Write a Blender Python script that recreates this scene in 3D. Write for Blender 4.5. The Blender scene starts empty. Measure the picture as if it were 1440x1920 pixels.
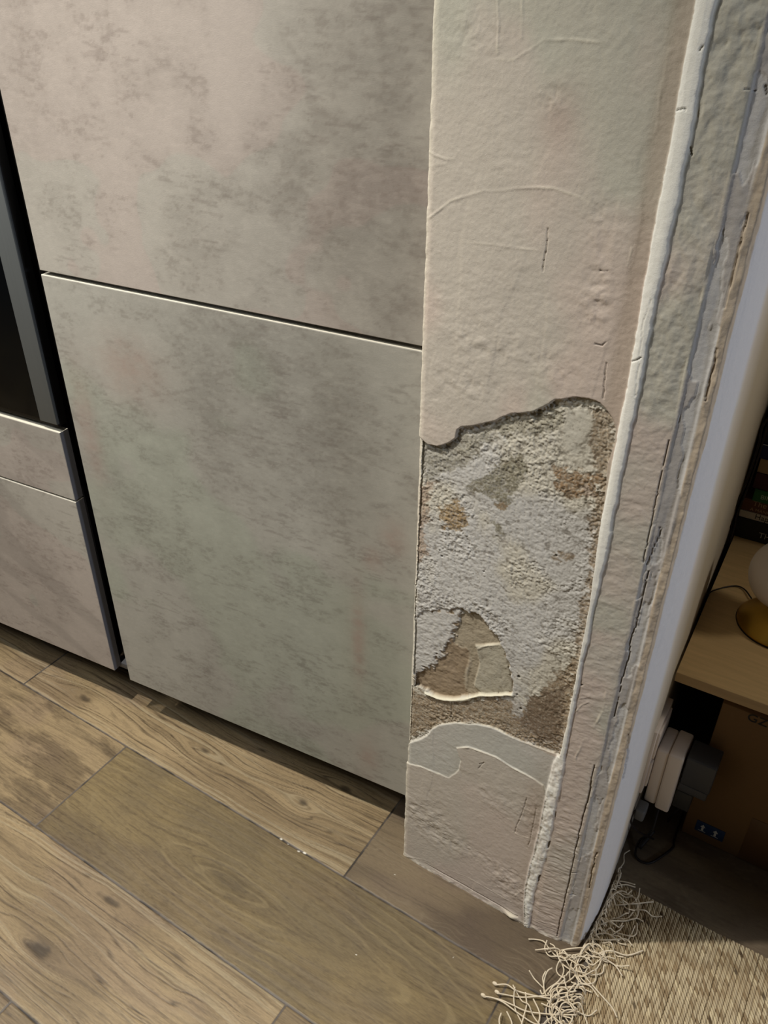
import bpy, bmesh, math, random
import numpy as np
from math import sin, cos, radians, pi
from mathutils import Vector, Matrix

S = bpy.context.scene
COL = S.collection
# ------------------------------------------------------------------ camera
# world: X along the floor boards to the right, Y into the picture, Z up; floor at z = 0
CAMH = 1.30
YAW, PITCH, ROLL, FPX = radians(32.13), radians(33.58), radians(0.556), 1575.0
fw = np.array([-sin(YAW)*cos(PITCH), cos(YAW)*cos(PITCH), -sin(PITCH)])
rt = np.array([cos(YAW), sin(YAW), 0.0]); up = np.cross(rt, fw)
r2 = rt*cos(ROLL) + up*sin(ROLL); u2 = np.cross(r2, fw)
cam = bpy.data.objects.new('camera', bpy.data.cameras.new('camera'))
COL.objects.link(cam); S.camera = cam
cam.matrix_world = Matrix(((r2[0], u2[0], -fw[0], 0), (r2[1], u2[1], -fw[1], 0), (r2[2], u2[2], -fw[2], CAMH), (0, 0, 0, 1)))
cam.data.sensor_fit = 'VERTICAL'; cam.data.sensor_height = 24.0
cam.data.lens = FPX/1920.0*24.0
cam.data.clip_start = 0.02

# ------------------------------------------------------------------ light
S.view_settings.view_transform = 'Standard'; S.view_settings.look = 'None'
S.view_settings.gamma = 1.0; S.view_settings.use_curve_mapping = False
S.view_settings.exposure = -0.62
W = bpy.data.worlds.new('world'); S.world = W; W.use_nodes = True
W.node_tree.nodes['Background'].inputs[0].default_value = (1.0, 0.95, 0.88, 1)
W.node_tree.nodes['Background'].inputs[1].default_value = 0.06

def lamp(name, kind, loc, power, color, size=None, target=None, sizey=None, spread=None):
    d = bpy.data.lights.new(name, kind); d.energy = power; d.color = color
    if kind == 'POINT': d.shadow_soft_size = size
    if kind == 'SPOT': d.shadow_soft_size = size; d.spot_size = spread; d.spot_blend = 1.0
    if kind == 'AREA':
        d.size = size
        if sizey: d.shape = 'RECTANGLE'; d.size_y = sizey
        if spread: d.spread = spread
    o = bpy.data.objects.new(name, d); COL.objects.link(o); o.location = loc
    if target is not None:
        o.rotation_euler = (Vector(target)-Vector(loc)).to_track_quat('-Z', 'Y').to_euler()
    return o
lamp('kitchen_downlight', 'SPOT', (-0.975, 0.204, 2.20), 198.0, (1.0, 0.955, 0.885), 0.022, (-0.66, 0.20, 0.0), spread=radians(99))
lamp('kitchen_downlight', 'SPOT', (-1.75, 0.12, 2.35), 120.0, (1.0, 0.955, 0.885), 0.05, (-1.4, 0.05, 0.0), spread=radians(105))
lamp('kitchen_fill_light', 'AREA', (-2.0, -0.60, 2.35), 27.0, (0.97, 0.98, 0.96), 0.5, (-0.7, 0.8, 0.8))  # soft fill added to brighten the fronts, no window there
lamp('hall_daylight', 'AREA', (2.5, 0.40, 1.35), 30.0, (0.68, 0.79, 1.0), 0.30, (-0.1, 0.82, 0.8))
lamp('side_room_light', 'AREA', (1.2, 1.75, 1.5), 13.0, (1.0, 0.90, 0.76), 0.35, (0.0, 1.25, 0.3))

# ------------------------------------------------------------------ helpers
CA = radians(5.72)                               # the cabinets stand 5.7 degrees off the floor boards
XC = np.array([cos(CA), sin(CA), 0.0]); NC = np.array([-sin(CA), cos(CA), 0.0])
def at(px, py, Y=0.77):                           # a photo pixel on the vertical plane Y -> (X, z)
    d = r2*(px-720)/FPX + u2*(960-py)/FPX + fw
    P = d*(Y/d[1]); return P[0], P[2]+CAMH
def atf(px, py):                                  # a photo pixel on the floor -> (X, Y)
    d = r2*(px-720)/FPX + u2*(960-py)/FPX + fw
    t = -CAMH/d[2]; return d[0]*t, d[1]*t
def atc(px, py, D=0.85):                          # a photo pixel on the cabinet front -> (x along it, z)
    d = r2*(px-720)/FPX + u2*(960-py)/FPX + fw
    P = d*(D/(d@NC)); return P@XC, P[2]+CAMH
def cabp(x, n, z): return x*XC + n*NC + np.array([0, 0, z])

def lin(*c): return np.array([((v/255.0+0.055)/1.055)**2.4 if v > 10 else v/255.0/12.92 for v in c])
def sst(a, b, x): t = np.clip((x-a)/(b-a), 0, 1); return t*t*(3-2*t)
def hsh(xi, yi, seed):
    h = (xi.astype(np.int64)*374761393 + yi.astype(np.int64)*668265263 + seed*974634777) & 0xffffffff
    h = ((h ^ (h >> 13))*1274126177) & 0xffffffff
    h = ((h ^ (h >> 16))*2246822519) & 0xffffffff
    return (h ^ (h >> 15)).astype(np.float64)/4294967295.0
def vn(x, y, seed=0):
    xi = np.floor(x); yi = np.floor(y); fx = x-xi; fy = y-yi
    fx = fx*fx*(3-2*fx); fy = fy*fy*(3-2*fy)
    a = hsh(xi, yi, seed); b = hsh(xi+1, yi, seed); c = hsh(xi, yi+1, seed); d = hsh(xi+1, yi+1, seed)
    return (a*(1-fx)+b*fx)*(1-fy) + (c*(1-fx)+d*fx)*fy
def fbm(x, y, o=4, seed=0, g=0.5):
    s = 0; a = 1; t = 0
    for i in range(o):
        s = s + a*vn(x+17.3*i, y-9.1*i, seed+i*31); t += a; a *= g; x = x*2.03; y = y*2.03
    return s/t
def dpoly(x, y, pts, closed=False):
    pts = list(pts)
    if closed: pts = pts+[pts[0]]
    best = np.full(x.shape, 1e9)
    for (ax, ay), (bx, by) in zip(pts[:-1], pts[1:]):
        dx, dy = bx-ax, by-ay; L = dx*dx+dy*dy+1e-12
        t = np.clip(((x-ax)*dx+(y-ay)*dy)/L, 0, 1)
        best = np.minimum(best, (x-ax-t*dx)**2+(y-ay-t*dy)**2)
    return np.sqrt(best)
def inside(x, y, pts):
    r = np.zeros(x.shape, bool); n = len(pts)
    for i in range(n):
        ax, ay = pts[i]; bx, by = pts[(i+1) % n]
        if ay == by: continue
        c = ((ay > y) != (by > y)) & (x < (bx-ax)*(y-ay)/(by-ay)+ax)
        r ^= c
    return r
def sd(x, y, pts): return np.where(inside(x, y, pts), -1, 1)*dpoly(x, y, pts, True)
def mix(a, b, m): return a*(1-m[..., None]) + b*m[..., None]

def tag(o, label=None, cat=None, group=None, kind=None):
    if label: o['label'] = label
    if cat: o['category'] = cat
    if group: o['group'] = group
    if kind: o['kind'] = kind
    return o
def empty(name, loc=(0, 0, 0), label=None, cat=None, group=None, rz=0.0):
    o = bpy.data.objects.new(name, None); COL.objects.link(o); o.location = loc; o.rotation_euler = (0, 0, rz)
    o.empty_display_size = 0.05
    return tag(o, label, cat, group)
def link(name, me, mat, parent=None):
    o = bpy.data.objects.new(name, me); COL.objects.link(o)
    if mat: me.materials.append(mat)
    if parent is not None:
        o.parent = parent
        bpy_mw = Matrix.Translation(parent.location) @ parent.rotation_euler.to_matrix().to_4x4()
        q = parent.parent
        while q is not None:
            bpy_mw = (Matrix.Translation(q.location) @ q.rotation_euler.to_matrix().to_4x4()) @ bpy_mw; q = q.parent
        me.transform(bpy_mw.inverted())          # all geometry is written in world coordinates
    return o
def gridmesh(name, P, C=None, smooth=True, H=None):
    n, m = P.shape[:2]; me = bpy.data.meshes.new(name)
    me.vertices.add(n*m); me.vertices.foreach_set('co', P.reshape(-1).astype(np.float32))
    i = np.arange(n*m).reshape(n, m)
    q = np.stack([i[:-1, :-1], i[1:, :-1], i[1:, 1:], i[:-1, 1:]], -1).reshape(-1, 4)
    k = len(q); me.loops.add(k*4); me.loops.foreach_set('vertex_index', q.reshape(-1).astype(np.int32))
    me.polygons.add(k); me.polygons.foreach_set('loop_start', np.arange(0, k*4, 4, dtype=np.int32))
    me.polygons.foreach_set('loop_total', np.full(k, 4, np.int32))
    me.polygons.foreach_set('use_smooth', np.full(k, smooth, bool))
    if C is not None:
        a = me.color_attributes.new('pigment', 'FLOAT_COLOR', 'POINT')
        cc = np.ones((n*m, 4), np.float32); cc[:, :3] = np.clip(C, 0, 1).reshape(-1, 3); a.data.foreach_set('color', cc.reshape(-1))
    me.update(calc_edges=True); me.validate(); return me
def bmfin(bm, name, bevel=0.0, seg=2, smooth=True):
    if bevel: bmesh.ops.bevel(bm, geom=list(bm.edges), offset=bevel, segments=seg, affect='EDGES', profile=0.5)
    bmesh.ops.recalc_face_normals(bm, faces=bm.faces)
    me = bpy.data.meshes.new(name); bm.to_mesh(me); bm.free()
    if smooth:
        for p in me.polygons: p.use_smooth = True
        try: me.set_sharp_from_angle(angle=radians(35))
        except Exception: pass
    return me
def boxpts(bm, P8):
    v = [bm.verts.new(p) for p in P8]
    for f in ((0, 3, 2, 1), (4, 5, 6, 7), (0, 1, 5, 4), (1, 2, 6, 5), (2, 3, 7, 6), (3, 0, 4, 7)): bm.faces.new([v[i] for i in f])
def box(name, lo, hi, mat, parent=None, bevel=0.002, frame=None, seg=2):
    bm = bmesh.new(); x0, y0, z0 = lo; x1, y1, z1 = hi
    pts = [(x0, y0, z0), (x1, y0, z0), (x1, y1, z0), (x0, y1, z0), (x0, y0, z1), (x1, y0, z1), (x1, y1, z1), (x0, y1, z1)]
    if frame: pts = [frame(*p) for p in pts]
    boxpts(bm, pts)
    return link(name, bmfin(bm, name, bevel, seg), mat, parent)
def tube(name, pts, r, mat, parent=None, seg=8, res=6, caps=True):
    pts = [np.array(p, float) for p in pts]
    if len(pts) > 2:                              # Catmull-Rom
        Q = [2*pts[0]-pts[1]]+pts+[2*pts[-1]-pts[-2]]; out = []
        for i in range(1, len(Q)-2):
            for t in np.linspace(0, 1, res, endpoint=False):
                a, b, c, d = Q[i-1:i+3]
                out.append(0.5*((2*b)+(-a+c)*t+(2*a-5*b+4*c-d)*t*t+(-a+3*b-3*c+d)*t**3))
        out.append(pts[-1]); pts = out
    bm = bmesh.new(); rings = []
    nrm = None
    for i, p in enumerate(pts):
        t = pts[min(i+1, len(pts)-1)]-pts[max(i-1, 0)]; t = t/(np.linalg.norm(t)+1e-12)
        if nrm is None:
            nrm = np.cross(t, [0, 0, 1.0])
            if np.linalg.norm(nrm) < 0.1: nrm = np.cross(t, [1.0, 0, 0])
        nrm = nrm - t*(nrm@t); nrm = nrm/np.linalg.norm(nrm); b = np.cross(t, nrm)
        rr = r(i/(len(pts)-1)) if callable(r) else r
        rings.append([bm.verts.new(p+rr*(nrm*cos(2*pi*k/seg)+b*sin(2*pi*k/seg))) for k in range(seg)])
    for a, b in zip(rings[:-1], rings[1:]):
        for k in range(seg): bm.faces.new([a[k], a[(k+1) % seg], b[(k+1) % seg], b[k]])
    if caps: bm.faces.new(rings[0][::-1]); bm.faces.new(rings[-1])
    bmesh.ops.recalc_face_normals(bm, faces=bm.faces)
    me = bpy.data.meshes.new(name); bm.to_mesh(me); bm.free()
    for p in me.polygons: p.use_smooth = True
    return link(name, me, mat, parent)
def lathe(name, prof, c, mat, parent=None, seg=64):
    bm = bmesh.new(); rings = []
    for r, z in prof:
        if r < 1e-6: rings.append([bm.verts.new((c[0], c[1], c[2]+z))])
        else: rings.append([bm.verts.new((c[0]+r*cos(2*pi*k/seg), c[1]+r*sin(2*pi*k/seg), c[2]+z)) for k in range(seg)])
    for a, b in zip(rings[:-1], rings[1:]):
        for k in range(seg):
            k2 = (k+1) % seg
            f = [a[k % len(a)], a[k2 % len(a)], b[k2 % len(b)], b[k % len(b)]]
            g = []
            for v in f:
                if v not in g: g.append(v)
            if len(g) > 2: bm.faces.new(g)
    return link(name, bmfin(bm, name, 0), mat, parent)
def lettering(name, text, size, mat, parent, origin, xdir, ydir, depth=0.0003, font_shear=0.0):
    cu = bpy.data.curves.new(name, 'FONT'); cu.body = text; cu.size = size; cu.extrude = depth; cu.shear = font_shear
    t = bpy.data.objects.new(name, cu); COL.objects.link(t)
    bpy.context.view_layer.update()
    me = bpy.data.meshes.new_from_object(t.evaluated_get(bpy.context.evaluated_depsgraph_get()))
    bpy.data.objects.remove(t)
    x = Vector(xdir).normalized(); y = Vector(ydir).normalized(); z = x.cross(y)
    M = Matrix(((x[0], y[0], z[0], origin[0]), (x[1], y[1], z[1], origin[1]), (x[2], y[2], z[2], origin[2]), (0, 0, 0, 1)))
    me.transform(M); me.materials.clear()
    return link(name, me, mat, parent)

# ------------------------------------------------------------------ materials
def newmat(name, color=(0.5, 0.5, 0.5), rough=0.6, metal=0.0, spec=0.4, coat=0.0):
    m = bpy.data.materials.new(name); m.use_nodes = True; b = m.node_tree.nodes['Principled BSDF']
    b.inputs['Base Color'].default_value = (*color, 1); b.inputs['Roughness'].default_value = rough
    b.inputs['Metallic'].default_value = metal; b.inputs['Specular IOR Level'].default_value = spec
    b.inputs['Coat Weight'].default_value = coat
    return m
def N(m, t, **kw):
    n = m.node_tree.nodes.new(t)
    for k, v in kw.items():
        if k in ('scale', 'detail', 'roughness', 'strength', 'distance'): n.inputs[k.capitalize()].default_value = v
        else: setattr(n, k, v)
    return n
def mottled(name, color, amt=0.15, scale=60, rough=0.6, bump=0.1, stretch=(1, 1, 1), metal=0.0, spec=0.4, dist=0.001, detail=5, attr=False):
    """plain or pigment-attribute colour broken up by fine noise, with a matching bump"""
    m = newmat(name, color, rough, metal, spec); L = m.node_tree.links; b = m.node_tree.nodes['Principled BSDF']
    tc = N(m, 'ShaderNodeTexCoord'); mp = N(m, 'ShaderNodeMapping'); mp.inputs['Scale'].default_value = stretch
    L.new(tc.outputs['Object'], mp.inputs[0])
    nz = N(m, 'ShaderNodeTexNoise', scale=scale, detail=detail, roughness=0.62); L.new(mp.outputs[0], nz.inputs['Vector'])
    mr = N(m, 'ShaderNodeMapRange'); mr.inputs[1].default_value = 0.25; mr.inputs[2].default_value = 0.75
    mr.inputs[3].default_value = 1-amt; mr.inputs[4].default_value = 1+amt; L.new(nz.outputs[0], mr.inputs[0])
    vm = N(m, 'ShaderNodeVectorMath', operation='SCALE')
    if attr:
        a = N(m, 'ShaderNodeVertexColor'); a.layer_name = 'pigment'; L.new(a.outputs[0], vm.inputs[0])
    else: vm.inputs[0].default_value = tuple(color)
    L.new(mr.outputs[0], vm.inputs['Scale']); L.new(vm.outputs[0], b.inputs['Base Color'])
    bp = N(m, 'ShaderNodeBump', strength=bump, distance=dist); L.new(nz.outputs[0], bp.inputs['Height']); L.new(bp.outputs[0], b.inputs['Normal'])
    return m
M_plaster = mottled('bare_plaster', lin(200, 190, 175), 0.05, 900, 0.95, 0.35, spec=0.15, attr=True, dist=0.0006, detail=3)
M_floor = mottled('wood_look_tile', lin(130, 105, 75), 0.17, 420, 0.5, 0.25, stretch=(0.25, 1.6, 1), spec=0.35, attr=True, dist=0.0004)
M_front = mottled('concrete_look_laminate', lin(160, 152, 142), 0.05, 700, 0.62, 0.30, stretch=(0.5, 0.5, 1.6), spec=0.3, attr=True, dist=0.0004, detail=4)
M_jute = mottled('jute', lin(190, 168, 125), 0.14, 1500, 0.95, 0.4, spec=0.1, attr=True, dist=0.0005)
M_cotton = mottled('cotton_cord', lin(222, 208, 182), 0.10, 2500, 0.95, 0.5, spec=0.1, dist=0.0004)
M_pad = mottled('anti_slip_net', lin(92, 84, 76), 0.35, 900, 0.9, 0.5)
M_black = newmat('black_plastic', lin(20, 20, 20), 0.45)
M_profile = newmat('black_anodised_profile', lin(30, 29, 27), 0.4, 0.3)
M_carc = newmat('dark_grey_carcass', lin(26, 25, 24), 0.8)
M_carcl = mottled('grey_laminate_edge', lin(92, 92, 95), 0.03, 300, 0.6, 0.05)
M_steel = mottled('brushed_steel', lin(112, 116, 116), 0.05, 300, 0.42, 0.04, stretch=(1, 1, 0.02), metal=0.4, spec=0.4)
M_glass = newmat('black_oven_glass', lin(9, 11, 13), 0.12, 0.0, 0.25, 0.0)
M_deskw = mottled('light_oak', lin(212, 182, 132), 0.13, 26, 0.55, 0.05, stretch=(0.35, 5, 5), spec=0.3)
M_deske = mottled('oak_edge_band', lin(182, 154, 114), 0.10, 30, 0.6, 0.05, stretch=(0.4, 6, 6), spec=0.3)
M_card = mottled('cardboard', lin(112, 84, 50), 0.06, 80, 0.85, 0.08, stretch=(1, 1, 8))
M_tape = mottled('brown_parcel_tape', lin(92, 66, 40), 0.05, 40, 0.4, 0.05)
M_white = newmat('white_plastic', lin(226, 214, 202), 0.4)
M_ink = newmat('black_print', lin(22, 20, 18), 0.7)
M_lblue = newmat('blue_print', lin(24, 50, 86), 0.6)
M_pale = newmat('pale_print', lin(205, 205, 198), 0.6)
M_brass = mottled('brushed_brass', lin(188, 150, 62), 0.04, 200, 0.34, 0.03, metal=0.85, spec=0.5)
M_opal = newmat('opal_glass', lin(225, 214, 204), 0.35, 0, 0.5, 0.2)
M_cord = newmat('dark_cable', lin(24, 15, 14), 0.5)
M_pages = mottled('book_pages', lin(214, 200, 172), 0.08, 600, 0.9, 0.2, stretch=(0.1, 0.1, 3))
M_dark = newmat('black_furniture', lin(16, 15, 15), 0.6)
M_wallfar = mottled('painted_wall', lin(150, 140, 125), 0.03, 60, 0.9, 0.05)

# ------------------------------------------------------------------ floor: wood-look tiles, 21.6 cm rows along X
def axis(segs):
    out = []
    for a, b, s in segs: out.append(np.arange(a, b, s))
    out.append([segs[-1][1]]); return np.concatenate(out)
fx = axis([(-4.0, -1.7, 0.1), (-1.7, 0.02, 0.00125), (0.02, 0.5, 0.004), (0.5, 3.0, 0.1)])
fy = axis([(-3.0, 0.16, 0.08), (0.16, 0.93, 0.00125), (0.93, 1.5, 0.004), (1.5, 3.4, 0.1)])
FX, FY = np.meshgrid(fx, fy, indexing='ij')
ROW = 0.2163; Y0 = 0.8960
row = np.floor((Y0-FY)/ROW).astype(int)                       # 0 = row against the cabinets, 1, 2 ... towards the camera
yr = (Y0-FY)/ROW-row
cross = {0: -0.5003, 1: -1.019, 2: -0.454, 3: -0.80, -1: 0.16, -2: -0.3}
xo = np.zeros(FX.shape)
for r_, v in cross.items(): xo[row == r_] = v
TL = 0.8283
colm = np.floor((FX-xo)/TL).astype(int); xr = (FX-xo)/TL-colm
tid = row*7+colm*3+40
djoint = np.minimum(np.minimum(yr, 1-yr)*ROW, np.minimum(xr, 1-xr)*TL) + 0.0009*(fbm(FX*90, FY*90, 3, 5)-0.5)
x, y = FX, FY
warp = (fbm(x*2.6, y*9, 3, 11)-0.5)*0.05 + (fbm(x*9, y*22, 3, 12)-0.5)*0.010
yg = y+warp + (hsh(tid, tid, 3)*0.7)
# knots: the grain flows round them
knots = [(-0.881, 0.755, 0.020, 0.009), (-0.648, 0.762, 0.014, 0.010), (-1.186, 0.722, 0.022, 0.010), (-0.80, 0.437, 0.030, 0.009),
         (-0.827, 0.322, 0.026, 0.014), (-0.655, 0.565, 0.055, 0.030), (-0.40, 0.33, 0.03, 0.012), (-0.60, 0.83, 0.016, 0.008)]
kn = np.zeros(FX.shape); kcore = np.zeros(FX.shape)
for kx, ky, a, b in knots:
    rr = ((x-kx)/(a*3.2))**2 + ((y-ky)/(b*3.2))**2
    yg = yg + np.sign(y-ky)*(-b*1.3)*np.exp(-rr*1.2)*(1-np.exp(-np.abs(y-ky)/(b*0.7)))
    r1 = np.sqrt(((x-kx)/a)**2 + ((y-ky)/b)**2) + (fbm(x*70, y*70, 2, 77)-0.5)*0.5
    kcore = np.maximum(kcore, 1-sst(0.25, 1.0, r1)); kn = np.maximum(kn, np.exp(-rr*2))
kcore[(x-(-0.655))**2/0.055**2+(y-0.565)**2/0.03**2 < 2] *= 0.35
def grain(fr, seed, lo=1.2): return fbm(x*lo, yg*fr, 4, seed, 0.6)
strong = (row == 0) & (colm < 0) | (row == 2) & (colm < 0) | (row == 3)
softr = (row == 1) & (colm < 0)
ringd = np.sqrt(((x+0.655)/0.30)**2+((y-0.565)/0.055)**2)
olive = (row == 1) & (colm >= 0)
lines = np.abs(np.sin((yg*95+fbm(x*3, y*40, 3, 21)*3.2)*pi))        # hard late-wood lines
lines = 1-sst(0.0, 0.55, lines)
g1 = grain(110, 31); g2 = grain(420, 32, 6); g3 = fbm(x*5, yg*14, 3, 33)
streak = sst(0.52, 0.66, grain(210, 34, 3.0))
col = np.zeros(FX.shape+(3,))
tan_ = lin(176, 152, 114); tan2 = lin(152, 130, 96); olv = lin(132, 115, 84); dk = lin(88, 72, 52); dk2 = lin(74, 62, 48); pale = lin(200, 182, 146)
g4 = fbm(x*30, yg*650, 3, 36); g5 = fbm(x*90, y*420, 3, 37)
c0 = mix(tan_, tan2, sst(0.35, 0.65, g3)); c0 = mix(c0, dk, np.clip(lines*sst(0.38, 0.56, g1)*0.62+sst(0.48, 0.70, g2)*0.34+sst(0.5, 0.7, g4)*0.25, 0, 1))
c0 = mix(c0, pale, sst(0.55, 0.75, grain(160, 35, 2))*0.45)
c1 = mix(olv, lin(146, 126, 88), sst(0.35, 0.7, fbm(x*6, y*11, 4, 41)))
c1 = mix(c1, dk, sst(0.48, 0.72, g2)*0.34+sst(0.5, 0.7, g5)*0.22+0.30*sst(0.5, 0.75, fbm(x*5, y*9, 4, 44)))
rw = np.sin(ringd*22+fbm(x*12, y*26, 3, 46)*5.5)
c1 = mix(c1, lin(168, 148, 108), sst(0.72, 0.98, rw)*0.38*sst(0.45, 0.6, fbm(x*7, y*9, 2, 47)))
c2 = mix(tan_*0.95, dk*1.05, 0.55*sst(0.40, 0.66, fbm(x*9+0.5*yg*10, yg*30, 6, 51, 0.65))+0.25*sst(0.5, 0.7, g2)+0.2*sst(0.5, 0.7, g4)); c2 = mix(c2, dk2, streak*0.30*sst(0.3, 0.6, g3))
c3 = mix(lin(138, 120, 94), lin(112, 96, 76), sst(0.4, 0.65, g3)); w3 = np.sin((y*80+fbm(x*5, y*9, 4, 61, 0.6)*9.5)*2.6*pi)
c3 = mix(c3, lin(166, 150, 122), sst(0.55, 1.0, w3)*0.20*sst(0.4, 0.6, fbm(x*12, y*25, 3, 62))); c3 = mix(c3, dk2, sst(0.55, 0.8, g2)*0.35)
col = np.where(strong[..., None], c0, c1); col = np.where(softr[..., None], c2, col)
col = np.where(((row == 0) & (colm >= 0) | (row < 0))[..., None], c3, col)
col = np.where(((row == 2) & (colm >= 0))[..., None], c0*0.93, col)
tone = 0.93+0.14*hsh(tid, tid*3, 9); col = col*tone[..., None]
big = fbm(x*3.0, y*5.0, 3, 71); col = col*(0.88+0.24*big)[..., None]
col = mix(col, col*np.array([0.93, 0.92, 0.98]), sst(0.5, 0.7, fbm(x*8, y*14, 3, 72)))
col = col*np.array([0.70, 0.71, 0.72]); col = mix(col, dk2*0.6, kcore*0.75)
grout = 1-sst(0.0012, 0.0022, djoint)
gcol = mix(lin(92, 84, 76), lin(58, 52, 46), sst(0.4, 0.7, fbm(x*40, y*40, 3, 81)))
col = mix(col, gcol, grout)
for px, py, r_ in [(527, 1573, 2.2), (540, 1582, 1.2), (560, 1596, 2.2), (571, 1599, 2.6), (740, 1640, 1.0), (850, 1795, 1.0), (668, 1790, 0.8)]:
    a, b = atf(px, py); d = np.sqrt((x-a)**2*0.6+(y-b)**2*2.2); col = mix(col, lin(225, 220, 205), 1-sst(r_*0.0006, r_*0.0012, d))
hz = -0.00030*lines*strong*sst(0.42, 0.6, g1) - 0.00012*g2 - 0.0003*kcore - 0.0007*grout + 0.00025*(g1-0.5) - 0.0001*streak*softr + 0.00012*rw*olive
P = np.stack([FX, FY, hz], -1)
fl_ = link('floor', gridmesh('floor', P[:, ::1], col), M_floor); tag(fl_, kind='structure')
del P, col, c0, c1, c2, c3, warp, yg, lines, g1, g2, g3, FX, FY

# ------------------------------------------------------------------ wall end with stripped plaster, corner bead and rough jamb
prof = [(-0.4290, 0.980), (-0.4345, 0.780), (-0.4368, 0.772), (-0.430, 0.770), (-0.2040, 0.770), (-0.1900, 0.769), (-0.1560, 0.7730), (-0.1505, 0.7738), (-0.1475, 0.7765),
        (-0.1330, 0.7785), (-0.1310, 0.7770), (-0.1225, 0.7785), (-0.1200, 0.788), (-0.1165, 0.81), (-0.1140, 0.85), (-0.1150, 0.90), (-0.1205, 0.98), (-0.147, 1.50), (-0.230, 3.2)]
prof = np.array(prof); dl = np.r_[0, np.cumsum(np.hypot(*np.diff(prof, axis=0).T))]
sA = dl[1]; sE = dl[16]
ss = axis([(0, sA-0.004, 0.02), (sA-0.004, dl[8], 0.00095), (dl[8], dl[14], 0.0012), (dl[14], sE, 0.004), (sE, dl[-1]-1e-6, 0.06)])
zz = axis([(-0.002, 0.06, 0.0008), (0.06, 1.30, 0.00105), (1.30, 2.45, 0.02)])
fine = axis([(0, dl[-1], 0.0005)])
bx = np.interp(fine, dl, prof[:, 0]); by = np.interp(fine, dl, prof[:, 1])
def sm(a, k): kk = np.hanning(k); kk /= kk.sum(); b = np.pad(a, k//2, mode='edge'); return np.convolve(b, kk, 'same')[k//2:-(k//2)]
bx5 = sm(bx, 9); by5 = sm(by, 9)
px_ = np.interp(ss, fine, bx5); py_ = np.interp(ss, fine, by5)
tx = np.gradient(px_, ss); ty = np.gradient(py_, ss); ln = np.hypot(tx, ty); nx, ny = ty/ln, -tx/ln
X, Z = np.meshgrid(px_, zz, indexing='ij'); SS = np.repeat(ss[:, None], len(zz), 1); YY = np.repeat(py_[:, None], len(zz), 1)
u = SS                                                            # unrolled width, used for noise
front = (YY < 0.7725) & (X < -0.150) & (X > -0.4366)
wob = (fbm(u*25, Z*25, 4, 101)-0.5)
rough_small = fbm(u*420, Z*420, 3, 102)-0.5
rough_mid = fbm(u*150, Z*170, 4, 103)-0.5
def pp(L, Y=0.77): return [at(a, b, Y) for a, b in L]
# base relief everywhere
h = 0.0016*(fbm(u*9, Z*6, 3, 104)-0.5) + 0.0007*wob + 0.00042*rough_mid + 0.00034*rough_small
trow = fbm(u*10, Z*4, 3, 105); h += 0.0003*sst(0.52, 0.54, trow)*sst(0.75, 0.6, trow)    # trowel laps
patchy = sst(0.52, 0.66, fbm(u*14, Z*12, 3, 106)); h += patchy*0.0007*(fbm(u*70, Z*110, 3, 107)-0.5)
base = lin(200, 191, 177)
C = np.ones(X.shape+(3,))*base
C = mix(C, lin(207, 190, 176), sst(0.45, 0.65, fbm(u*7, Z*5, 3, 110))*0.8)
C = mix(C, lin(190, 188, 172), sst(0.50, 0.68, fbm(u*8, Z*6, 3, 111))*0.8)
C = C*(0.97+0.06*fbm(u*60, Z*60, 3, 112))[..., None]
# rough left arris of the wall end
dA = np.abs(X+0.4360)*front
# --- right jamb strips: grey filler channel, sandy strip, skim with cool side light tinted into its colour
inC = sst(dl[7]-0.001, dl[7]+0.002, u + 0.004*(fbm(u*0, Z*14, 3, 120)-0.5))*(1-sst(dl[10]-0.001, dl[10]+0.001, u+0.005*(fbm(u*0, Z*11, 3, 121)-0.5)))
C = mix(C, lin(196, 193, 188), inC)
inS = sst(dl[10]-0.001, dl[10]+0.001, u+0.005*(fbm(u*0, Z*11, 3, 121)-0.5))*(1-sst(dl[12]-0.004, dl[12]-0.001, u+0.003*(fbm(u*0+5, Z*25, 3, 122)-0.5)))
C = mix(C, lin(196, 180, 158), inS); h += inS*(0.0030*(fbm(u*120, Z*60, 4, 123)-0.45))
inB = sst(dl[12]-0.004, dl[12]-0.001, u+0.003*(fbm(u*0+5, Z*25, 3, 122)-0.5))
C = mix(C, lin(206, 206, 208), inB*(1-sst(dl[14]+0.02, dl[15]+0.02, u))); C = mix(C, lin(196, 186, 170), sst(dl[14]+0.02, dl[15]+0.02, u))
h += inC*0.0018*(fbm(u*90, Z*22, 4, 124)-0.5) + inB*0.0006*(fbm(u*120, Z*90, 4, 126)-0.5)
flake = inC*sst(0.54, 0.56, fbm(u*60, Z*16, 4, 125)); h += flake*0.0009; C = mix(C, lin(168, 160, 152), flake*0.6)
def groove(L, w, depth, dark=0.5, Y=0.77, colr=None):
    global h, C
    q = pp(L, Y); d = dpoly(X+0.0035*(fbm(u*40+w*1e4, Z*70, 4, 130)-0.5), Z, q); w = w*0.72*(0.6+0.7*fbm(u*50, Z*60, 2, 135))
    d = np.where(YY < 0.80, d, 1); m = 1-sst(w*0.4, w, d); h = h-depth*m
    if dark: C = mix(C, (lin(104, 94, 82) if colr is None else colr), m*dark*0.6)
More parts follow.
